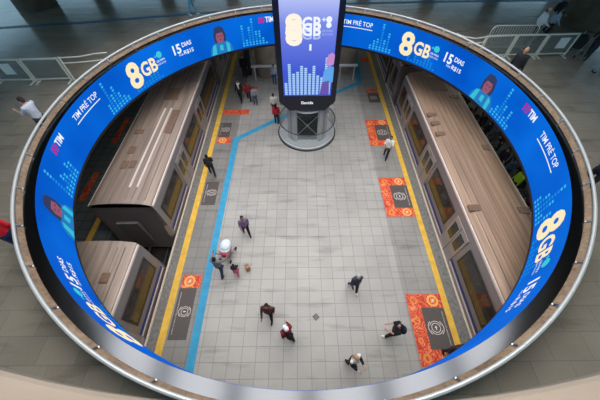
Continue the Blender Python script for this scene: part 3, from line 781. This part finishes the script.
for z, dy in ((1.1, .15), (.86, 0)):
    MB().path([(-10.8, 12.45, ZM + z), (-9.9, 12.55, ZM + z), (-9.3, 12.66 + dy, ZM + z), (-8.8, 12.75 + dy, ZM + z)], .03).build('tube', M_cream, tr, off=(-9.9, 12.5, ZM))
MB().tube((-10.75, 12.45, ZM), (-10.75, 12.45, ZM + 1.15), .04).build('post', M_cream, tr, off=(-9.9, 12.5, ZM))
tr = thing('curved_rail', 'pair of curved cream tubes joining the ring to the right barriers', 'rail', (8.6, 13.9, ZM))
for z in (1.1, .86):
    MB().path([(7.78, 14.45, ZM + z), (8.0, 14.15, ZM + z), (8.5, 13.95, ZM + z), (9.1, 14.1, ZM + z)], .03).build('tube', M_cream, tr, off=(8.6, 13.9, ZM))
MB().tube((9.1, 14.1, ZM), (9.1, 14.1, ZM + 1.15), .045).build('post', M_cream, tr, off=(8.6, 13.9, ZM))
barrier(9.2, 10.7, 14.2, 'pale mesh barrier nearest the ring on the right side of the hall', y1=14.3)
barrier(10.75, 12.25, 14.3, 'pale mesh barrier behind the bald man leaning on the handrail', y1=14.33)
barrier(12.3, 13.85, 14.33, 'pale barrier with a white notice beside the stroller', sign=.7, y1=14.4)
barrier(9.75, 12.1, 14.95, 'round cornered cream crowd barrier with thin bars behind the mesh barriers', bars_=17, mesh=False, rounded=True, z1=1.25)

tag(MB().box(-3.75, -1.7, 21.0, 21.25, 1.15, 1.25).tube((-3.5, 21.12, 0), (-3.5, 21.12, 1.15), .04).tube((-2.0, 21.12, 0), (-2.0, 21.12, 1.15), .04).build('leaning_bar', M_white), 'pale leaning bar in front of the left platform pillar', 'leaning bar')
tag(MB().box(3.1, 4.6, 21.0, 21.25, 1.15, 1.25).tube((3.3, 21.12, 0), (3.3, 21.12, 1.15), .04).tube((4.4, 21.12, 0), (4.4, 21.12, 1.15), .04).build('leaning_bar', M_white), 'pale leaning bar in front of the right platform pillar', 'leaning bar')

# ---------------------------------------------------------------- people
def remesh(mb, voxel, name, m, smooth_it=2):
    me = mb.mesh('t', m, 'all'); o = bpy.data.objects.new('t', me); col.objects.link(o)
    md = o.modifiers.new('r', 'REMESH'); md.mode = 'VOXEL'; md.voxel_size = voxel; md.use_smooth_shade = True
    if smooth_it:
        s = o.modifiers.new('s', 'SMOOTH'); s.iterations = smooth_it; s.factor = .5
    dg = bpy.context.evaluated_depsgraph_get(); r = bpy.data.meshes.new_from_object(o.evaluated_get(dg)); r.name = name
    bpy.data.objects.remove(o); bpy.data.meshes.remove(me)
    if not r.materials: r.materials.append(m)
    return r
SKIN = [(196, 148, 120), (150, 104, 80), (110, 74, 56), (220, 176, 150)]
def person(label, loc, heading, pose='walk', top=(60, 60, 60), bottom=(30, 30, 34), hair=(24, 18, 16), skin=1, shoes=(30, 28, 28), h=1.7, long_hair=False,
           sleeves='long', skirt=None, pack=None, cap=None, hood=False, scarf=None, jacket=None, lean=0, legs=None, arms=None, head_pitch=0, head_yaw=0, group=None, vox=.022, bald=False, shortpants=False):
    """heading in degrees: 0 faces away from the camera, 180 faces it"""
    root = thing('person', label, 'person', loc, R(heading), group)
    s = h / 1.75
    #       left leg (swing, knee)   right leg
    LG = {'walk': ((15, 4), (-12, 14)), 'stand': ((3, 2), (-3, 4)), 'stride': ((15, 4), (-10, 18)), 'lean': ((10, 6), (-8, 2))}[pose] if legs is None else legs
    #       (swing, spread, elbow, inward)
    AR = {'walk': ((-10, 8, 22, 8), (12, 8, 35, 14)), 'stand': ((2, 8, 14, 0), (2, 8, 14, 0)), 'stride': ((-14, 9, 30, 10), (16, 9, 45, 15)), 'lean': ((35, 14, 60, 25), (35, 14, 60, 25))}[pose] if arms is None else arms
    ZP = .93
    Ml = Matrix.Translation((0, 0, ZP)) @ Matrix.Rotation(-R(lean), 4, 'X') @ Matrix.Translation((0, 0, -ZP))
    def D(a, sp=0): return Vector((math.sin(R(sp)), math.cos(R(sp)) * math.sin(R(a)), -math.cos(R(sp)) * math.cos(R(a))))
    legp = []
    for sx, (a, k) in zip((-1, 1), LG):
        hip = Vector((sx * .09, 0, .92)); kn = hip + D(a, sx * 1.5) * .43; an = kn + D(a - k, sx) * .42; legp.append((hip, kn, an, a - k))
    dz = .075 - min(p[2].z - (.0 if True else 0) for p in legp)
    armp = []
    for sx, (a, sp, e, inn) in zip((-1, 1), AR):
        sh = Vector((sx * .185, 0, 1.40)); el = sh + D(a, sx * sp) * .29; wr = el + D(a + e, sx * sp - sx * inn) * .25
        d = (wr - el).normalized(); armp.append([Ml @ p for p in (sh, el, wr)] + [(Ml.to_3x3() @ d)])
    def fin(mb):   # settle on the ground and scale
        mb.v = [((x) * s, y * s, (z + dz) * s) for x, y, z in mb.v]; return mb
    def torso(mb, g=0):
        mb.loft([((0, 0, .86), .13 + g, .10 + g), ((0, 0, .95), .165 + g, .115 + g), ((0, .0, 1.08), .145 + g, .105 + g), ((0, .0, 1.25), .165 + g, .115 + g), ((0, 0, 1.38), .185 + g, .11 + g), ((0, -.005, 1.45), .13 + g, .085 + g), ((0, 0, 1.49), .06 + g, .06 + g)], 18, Ml)
    def arms_(mb, g, full=True):
        for sh, el, wr, d in armp:
            mb.ell(sh, .06 + g, .06 + g, .06 + g); mb.tube(sh, el, .052 + g, .042 + g); mb.ell(el, .043 + g, .043 + g, .043 + g)
            if full: mb.tube(el, wr, .041 + g, .028 + g); mb.ell(wr, .029 + g, .029 + g, .029 + g, 8, 6)
    def legs_(mb, g, short=False):
        for hip, kn, an, _ in legp:
            mb.ell(hip, .095 + g, .1 + g, .1 + g); mb.tube(hip, kn, .088 + g, .058 + g); mb.ell(kn, .058 + g, .058 + g, .058 + g)
            if not short: mb.tube(kn, an, .056 + g, .038 + g); mb.ell(an, .038 + g, .038 + g, .038 + g, 8, 6)
    sk = mat('skin_%d' % skin, srgb(*SKIN[skin]), .55)
    Mh = Ml @ Matrix.Translation((0, .0, 1.5)) @ Matrix.Rotation(R(head_yaw), 4, 'Z') @ Matrix.Rotation(-R(head_pitch), 4, 'X')
    # body: one continuous surface
    b = MB(); torso(b); arms_(b, 0); legs_(b, 0)
    b.tube(Ml @ Vector((0, 0, 1.42)), Ml @ Vector((0, .01, 1.56)), .056, .052)
    b.ell((0, .015, .13), .076, .094, .112, M=Mh); b.ell((0, .045, .065), .052, .06, .05, M=Mh)
    b.ell((0, .112, .115), .013, .02, .022, 8, 6, M=Mh)
    for sx in (-1, 1): b.ell((sx * .078, .0, .115), .012, .02, .03, 8, 6, M=Mh)
    for sh, el, wr, d in armp:
        q = d.to_track_quat('Z', 'Y'); b.ell(wr + d * .05, .04, .04, .05, 8, 6)
    fin(b)
    me = remesh(b, vox, 'body', sk)
    # fingers and thumbs joined into the body mesh
    fb = MB()
    for i, (sh, el, wr, d) in enumerate(armp):
        sx = (-1, 1)[i]
        side = Vector((0, 1, 0)) - d * d.dot(Vector((0, 1, 0)))
        if side.length < .2: side = Vector((0, 0, 1)) - d * d.z
        side.normalize(); nrm = d.cross(side) * sx
        for k, (ln) in enumerate((.07, .08, .075, .058)):
            p0 = wr + d * .085 + side * (.03 - .02 * k); p1 = p0 + d * ln * .55 + nrm * .008; p2 = p1 + d * ln * .38 + nrm * .022
            fb.tube(p0 - d * .02, p1, .0095, .0085, 6).tube(p1, p2, .0085, .007, 6)
        p0 = wr + d * .045 + side * .032; p1 = p0 + d * .03 + side * .026; p2 = p1 + d * .03 + side * .008 + nrm * .01
        fb.tube(p0 - side * .02, p1, .0115, .010, 6).tube(p1, p2, .010, .008, 6)
    fin(fb); nv = len(me.vertices)
    bm_v = [tuple(v.co) for v in me.vertices] + fb.v; bm_f = [tuple(p.vertices) for p in me.polygons] + [tuple(i + nv for i in f) for f in fb.f]
    me2 = bpy.data.meshes.new('body'); me2.from_pydata(bm_v, [], bm_f); me2.materials.append(sk); me2.polygons.foreach_set('use_smooth', [True] * len(me2.polygons)); bpy.data.meshes.remove(me)
    def put(m_, nm): o = bpy.data.objects.new(nm, m_); col.objects.link(o); o.parent = root; return o
    put(me2, 'body')
    # trousers
    if skirt:
        c = MB(); c.loft([((0, 0, 1.04), .165, .125), ((0, 0, .92), .2, .16), ((0, 0, .6), .24, .22)], 20); fin(c); c.build('skirt', cloth(skirt), root)
    if not (skirt and bottom is None):
        c = MB(); legs_(c, .018, shortpants); c.loft([((0, 0, .8), .13, .12), ((0, 0, .9), .18, .132), ((0, 0, 1.0), .168, .122)], 18, Ml); fin(c)
        put(remesh(c, vox, 'trousers', cloth(bottom)), 'trousers')
    c = MB(); torso(c, .02); arms_(c, .017, sleeves == 'long')
    fin(c); put(remesh(c, vox, 'shirt' if not jacket else 'shirt', cloth(top)), 'jacket' if sleeves == 'long' else 'shirt')
    c = MB()
    for i, (hip, kn, an, sw) in enumerate(legp):
        Ms = Matrix.Translation(an) @ Matrix.Rotation(R(min(0, sw) * .55), 4, 'X')
        c2 = MB(); c2.ell((0, .06, -.035), .048, .135, .038, M=Ms); c2.ell((0, -.01, .0), .046, .058, .06, M=Ms); fin(c2)
        c2.v = [(x, y, max(z, .004)) for x, y, z in c2.v]
        c2.build('shoe', cloth(shoes), root, 'all')
    if not bald:
        c = MB(); c.ell((0, -.015, .155), .088, .1, .098, M=Mh); c.ell((0, -.05, .1), .08, .062, .09, M=Mh)
        if long_hair: c.loft([((0, -.075, .12), .085, .045), ((0, -.085, .0), .09, .045), ((0, -.095, -.13), .085, .035), ((0, -.1, -.2), .05, .02)], 14, Mh)
        fin(c)
        # keep the face clear: cut away hair in front of the brow
        hm = remesh(c, .014, 'hair', cloth(hair)); put(hm, 'hair')
    else:
        c = MB(); c.ell((0, -.045, .09), .082, .062, .07, M=Mh); fin(c); put(remesh(c, .014, 'hair', cloth(hair)), 'hair')
    e = MB()
    for sx in (-1, 1): e.ell((sx * .03, .098, .135), .011, .008, .007, 8, 6, M=Mh)
    fin(e); e.build('eyes', mat('eye_dark', srgb(30, 22, 20), .3), root)
    e = MB(); e.ell((0, .104, .062), .022, .008, .006, 8, 6, M=Mh); fin(e); e.build('mouth', mat('lips', srgb(140, 80, 72), .6), root)
    if cap:
        c = MB(); c.ell((0, -.005, .175), .096, .108, .09, M=Mh); c.ell((0, .1, .165), .07, .07, .012, M=Mh); fin(c); c.build('cap', cloth(cap), root, 'all')
    if hood:
        c = MB(); c.ell((0, -.09, .0), .12, .07, .09, M=Mh); fin(c); c.build('hood', cloth(top), root, 'all')
    if scarf:
        c = MB(); c.lathe([(.055, 1.42), (.115, 1.4), (.135, 1.45), (.115, 1.5), (.06, 1.51)], n=20, M=Ml); c.loft([((-.05, .13, 1.1), .05, .02), ((-.04, .15, 1.3), .05, .025), ((-.03, .12, 1.45), .05, .03)], 10, Ml); fin(c); c.build('scarf', cloth(scarf), root, 'all')
    if jacket:
        c = MB(); c.loft([((0, -.02, .9), .2, .15), ((0, -.01, 1.2), .19, .135), ((0, 0, 1.4), .2, .125)], 18, Ml)
        for sh, el, wr, d in armp: c.tube(sh, el, .075, .064); c.ell(el, .064, .064, .064); c.tube(el, wr, .064, .05)
        fin(c); put(remesh(c, vox, 'jacket', cloth(jacket)), 'jacket')
    if pack:
        c = MB(); c.ell((0, -.21, 1.2), .155, .11, .23, 14, 10, M=Ml); c.ell((0, -.29, 1.12), .11, .06, .12, M=Ml); fin(c)
        pk_ = c.build('backpack', cloth(pack), root, 'all')
        c = MB()
        for sx in (-1, 1): c.path([Ml @ Vector(p) for p in ((sx * .09, -.14, 1.38), (sx * .11, -.06, 1.475), (sx * .115, .06, 1.45), (sx * .12, .14, 1.3), (sx * .13, .1, 1.12), (sx * .12, -.1, 1.05))], .02, 6)
        fin(c); so = c.build('strap', cloth(tuple(max(0, v - 12) for v in pack)), root); so.parent = pk_
    return root, armp, s, dz

# platform
P = person
P('man in black with a dark backpack walking on the left yellow line', (-5.2, 10.95, 0), 20, 'walk', (34, 34, 38), (24, 24, 28), skin=1, h=1.72, sleeves='short', pack=(22, 22, 26), shoes=(120, 76, 50))
P('woman in a lilac plaid top and black trousers walking on the tiles', (-2.75, 6.9, 0), 205, 'stride', (126, 104, 130), (20, 18, 24), hair=(18, 12, 12), skin=1, h=1.68, long_hair=True)
P('man in a grey shirt and jeans pushing the white covered stroller', (-3.68, 4.82, 0), -12, 'walk', (116, 118, 122), (42, 62, 92), hair=(18, 14, 14), skin=1, h=1.74, sleeves='short', arms=((42, 22, 40, 10), (42, 22, 40, 10)))
P('small child in a dark top and pink skirt beside the man in jeans', (-2.98, 4.78, 0), 10, 'walk', (48, 44, 56), (196, 96, 120), hair=(24, 16, 14), skin=1, h=1.12, skirt=(206, 96, 122), shoes=(210, 150, 160))
P('grey haired man in a dark jacket walking towards the viewer alone', (2.35, 4.0, 0), 190, 'stride', (62, 66, 74), (46, 50, 60), hair=(172, 172, 172), skin=0, h=1.74, shoes=(225, 225, 225), bald=False)
P('person in a brown jacket and black trousers walking towards the viewer', (-1.33, 2.86, 0), 176, 'stride', (88, 48, 42), (18, 16, 18), hair=(20, 15, 14), skin=1, h=1.76, shoes=(40, 36, 36))
P('person in a maroon hooded jacket and white cap carrying a black backpack', (-.55, 2.06, 0), 38, 'stride', (134, 22, 34), (24, 22, 26), cap=(232, 232, 230), skin=0, h=1.72, hood=True, pack=(24, 20, 24))
P('blonde woman in a black jacket with a white scarf near the lower rim', (1.92, 1.12, 0), 215, 'walk', (226, 226, 228), (26, 24, 28), hair=(184, 146, 92), skin=3, h=1.66, legs=((9, 3), (-6, 8)), arms=((20, 6, 70, 20), (20, 6, 70, 20)), long_hair=True, jacket=(26, 24, 28), scarf=(228, 228, 230))
P('man in black with white shoes and a navy backpack striding left', (3.66, 2.1, 0), 80, 'stride', (24, 24, 28), (20, 20, 24), hair=(22, 18, 18), skin=0, h=1.76, pack=(30, 40, 66), shoes=(228, 228, 228), legs=((14, 4), (-9, 14)), sleeves='short', arms=((22, 4, 80, 22), (22, 4, 80, 22)))
P('man in a white shirt and black trousers near the right yellow line', (5.38, 12.3, 0), 155, 'walk', (226, 226, 222), (20, 20, 24), hair=(22, 18, 16), skin=1, h=1.72, sleeves='short', arms=((30, 10, 70, 30), (20, 8, 70, 30)))
P('woman in a bright red jacket on the blue line left of the glass enclosure', (-1.56, 15.65, 0), 0, 'stand', (206, 26, 44), (34, 36, 52), hair=(18, 14, 14), skin=1, h=1.62, long_hair=True)
P('person in a white top with dark hair just beyond the red jacket', (-1.78, 16.75, 0), 0, 'stand', (224, 216, 206), (60, 50, 50), hair=(16, 12, 12), skin=1, h=1.66)
P('person in a pale top and jeans standing near the left pillar', (-1.95, 20.6, 0), 180, 'stand', (180, 186, 196), (40, 92, 130), skin=1, h=1.64)
P('man in a white shirt and black waistcoat at far left end', (-4.4, 18.35, 0), 170, 'walk', (30, 30, 34), (22, 22, 26), skin=1, h=1.74, scarf=(228, 228, 226))
P('person in a dark red top between the waistcoat man and the grey top', (-3.75, 18.3, 0), 185, 'walk', (140, 24, 34), (36, 40, 52), skin=1, h=1.6, shoes=(210, 205, 200))
P('person in a light grey top and blue jeans in the far left group', (-3.25, 17.9, 0), 190, 'stand', (160, 160, 164), (58, 80, 104), skin=1, h=1.55, lean=12)
P('tall person all in black standing furthest away at the left', (-4.45, 21.7, 0), 185, 'stand', (20, 20, 24), (16, 16, 20), skin=1, h=1.82)
P('dark haired person beside the yellow line, half hidden by the lower right rim', (5.75, 1.42, 0), 180, 'stand', (60, 40, 40), (40, 36, 40), hair=(26, 14, 14), skin=1, h=1.68)
# upper floor
pr = P('bearded man in a pale grey shirt leaning on the left handrail looking at a phone', (-9.66, 8.5, ZM), 78, 'lean', (196, 194, 202), (60, 60, 70), hair=(44, 30, 22), skin=0, h=1.76, sleeves='short', arms=((40, 12, 70, 22), (40, 12, 70, 22)), head_pitch=28)
P('balding man in a black jacket leaning on the handrail at upper right', (9.47, 11.66, ZM), -48, 'stand', (26, 26, 30), (40, 40, 48), hair=(168, 110, 76), skin=0, h=1.76, bald=True, lean=4)
P('man in a white shirt walking behind the right barriers', (12.62, 15.75, ZM), 262, 'stride', (214, 216, 220), (24, 26, 32), skin=0, hair=(96, 60, 44), h=1.78, bald=True)
P('woman in a pale blue top walking just behind the man in white', (13.6, 16.15, ZM), 262, 'walk', (150, 176, 190), (24, 26, 32), skin=1, h=1.64, long_hair=True)
P('person with a large black backpack walking behind the white shirted man', (14.5, 17.3, ZM), 262, 'walk', (40, 42, 50), (26, 28, 36), skin=1, h=1.76, pack=(14, 14, 16))
P('person in dark clothes standing behind the pushchair', (14.75, 14.1, ZM), 120, 'walk', (26, 28, 34), (34, 40, 52), skin=1, h=1.72, arms=((40, 8, 30, 10), (40, 8, 30, 10)))
P('person in a dark top and pale jeans at the far right edge by the pillar', (14.55, 12.75, ZM), 250, 'walk', (26, 28, 36), (120, 152, 176), skin=1, h=1.74, arms=((75, 8, 10, 0), (20, 8, 20, 0)))
P('person in a dark patterned top at the right edge of the photo', (9.42, 5.7, ZM), 150, 'walk', (44, 40, 66), (30, 30, 44), hair=(20, 14, 14), skin=1, h=1.68, shoes=(170, 40, 50), arms=((30, 4, 80, 20), (30, 4, 80, 20)))
P('person in a red jacket and blue jeans leaning on the left handrail', (-7.88, 3.62, ZM), 30, 'stand', (214, 20, 34), (40, 52, 92), skin=0, h=1.76)
P('person in white top and pale jeans walking at the top of the photo', (-6.68, 19.95, ZM), 270, 'walk', (214, 214, 216), (96, 150, 176), skin=1, h=1.72, shoes=(210, 210, 214))

# things people carry or push
ph = thing('mobile_phone', 'dark phone held by the bearded man at the left handrail', 'phone', (0, 0, 0))
root, armp, s, dz = pr
mid = (armp[0][2] + armp[1][2]) / 2 + (armp[0][3] + armp[1][3]) * .055; mid.z += dz; mid *= s
mid = Matrix.Translation((-9.66, 8.5, ZM)) @ Matrix.Rotation(R(78), 4, 'Z') @ mid
ph.location = mid; ph.rotation_euler = (R(40), 0, R(78))
MB().bbox(-.037, .037, -.075, .075, -.005, .005, .003).build('case', M_black, ph)
MB().box(-.033, .033, -.07, .07, .005, .0062).build('screen', emis('phone_screen', (70, 80, 96)), ph)

def stroller(label, loc, rz, canopy, seatc, name='stroller'):
    t = thing(name, label, 'stroller', loc, R(rz))
    for sx in (-1, 1):
        f = MB().tube((sx * .24, -.42, .98), (sx * .24, .38, .12), .014).tube((sx * .24, .1, .42), (sx * .24, -.34, .12), .014); f.build('side_frame', M_steel, t)
    MB().tube((-.24, -.42, .98), (.24, -.42, .98), .018).build('push_handle', M_rubber, t)
    for sx in (-1, 1):
        for y in (.38, -.34): 
            MB().lathe([(.02, -.018), (.085, -.022), (.09, 0), (.085, .022), (.02, .018)], n=20, M=Matrix.Translation((sx * .27, y, .092)) @ Matrix.Rotation(PI / 2, 4, 'Y')).build('wheel', M_rubber, t)
    c = MB().loft([((0, .05, .38), .2, .3), ((0, .02, .5), .23, .36), ((0, .0, .66), .24, .36), ((0, 0, .7), .2, .32)], 18); c.build('seat', cloth(seatc), t)
    c = MB().ell((0, .14, .8), .26, .3, .22, 16, 10).ell((0, .02, .72), .27, .26, .14, 14, 8); c.build('canopy', cloth(canopy), t, 'all')
    return t
stroller('white and pink stroller pushed by the man in a grey shirt', (-3.55, 5.72, 0), -12, (222, 232, 236), (190, 40, 86))
stroller('dark pushchair on the upper floor beside the right barriers', (14.35, 14.55, ZM), 120, (22, 24, 28), (30, 32, 38))
t = thing('suitcase', 'small tan bag standing right of the child in pink', 'bag', (-2.5, 5.0, 0), R(25))
t.scale = (.75, .75, .85)
MB().bbox(-.13, .13, -.17, .17, .04, .46, .04).build('bag_body', cloth((168, 124, 92)), t); MB().path([(-.06, 0, .45), (-.06, 0, .56), (.06, 0, .56), (.06, 0, .45)], .012).build('handle', M_rubber, t)
MB().tube((-.1, -.14, .022), (.1, -.14, .022), .02).tube((-.1, .14, .022), (.1, .14, .022), .02).build('wheels', M_rubber, t)

# waiting crowd on the right side platform
CT = [((30, 30, 36), (26, 28, 36)), ((40, 70, 110), (30, 34, 44)), ((190, 186, 178), (40, 42, 50)), ((120, 34, 40), (24, 24, 30)), ((70, 72, 78), (50, 56, 70)), ((178, 140, 104), (36, 36, 42))]
proto = []
for k, (a, b_) in enumerate(CT):
    r_ = P('dark dressed commuter standing among the crowd behind the right train', (11.9, 22.5 - k * .01, 0), 90, 'stand' if k % 2 else 'walk', a, b_, skin=k % 3, h=1.62 + .04 * k, long_hair=(k % 2 == 0), vox=.035, group='crowd on the right side platform')[0]
    proto.append(r_)
names = ['commuter in black with dark trousers in the crowd behind the right train', 'commuter in a blue top in the crowd behind the right train', 'commuter in a pale top in the crowd behind the right train',
         'commuter in a dark red top in the crowd behind the right train', 'commuter in a grey top in the crowd behind the right train', 'commuter in a tan top in the crowd behind the right train']
gr = ['black dressed commuters in the right crowd', 'blue topped commuters in the right crowd', 'pale topped commuters in the right crowd', 'red topped commuters in the right crowd', 'grey topped commuters in the right crowd', 'tan topped commuters in the right crowd']
used = set(); spots = []
for r_i in range(17):
    for c_i in range(3):
        if r_i == 6 or (r_i in (2, 3) and c_i == 0): continue
        spots.append((11.9 + c_i * .78 + random.uniform(-.05, .05), 7.3 + r_i * .8 + random.uniform(-.05, .05)))
for i, (x, y) in enumerate(spots):
    k = random.choice([0, 0, 0, 1, 1, 2, 3, 4, 4, 5]) if i >= 6 else i
    if k not in used: o = proto[k]; used.add(k)
    else: o = copy_tree(proto[k])
    o.location = (x, y, 0); o.rotation_euler.z = R(90 + random.uniform(-70, 70)); o['label'] = names[k]; o['group'] = gr[k]
o = P('commuter in a lime green top in the crowd behind the right train', (11.8, 9.5, 0), 90, 'stand', (170, 214, 40), (30, 32, 40), skin=1, h=1.74, vox=.035)
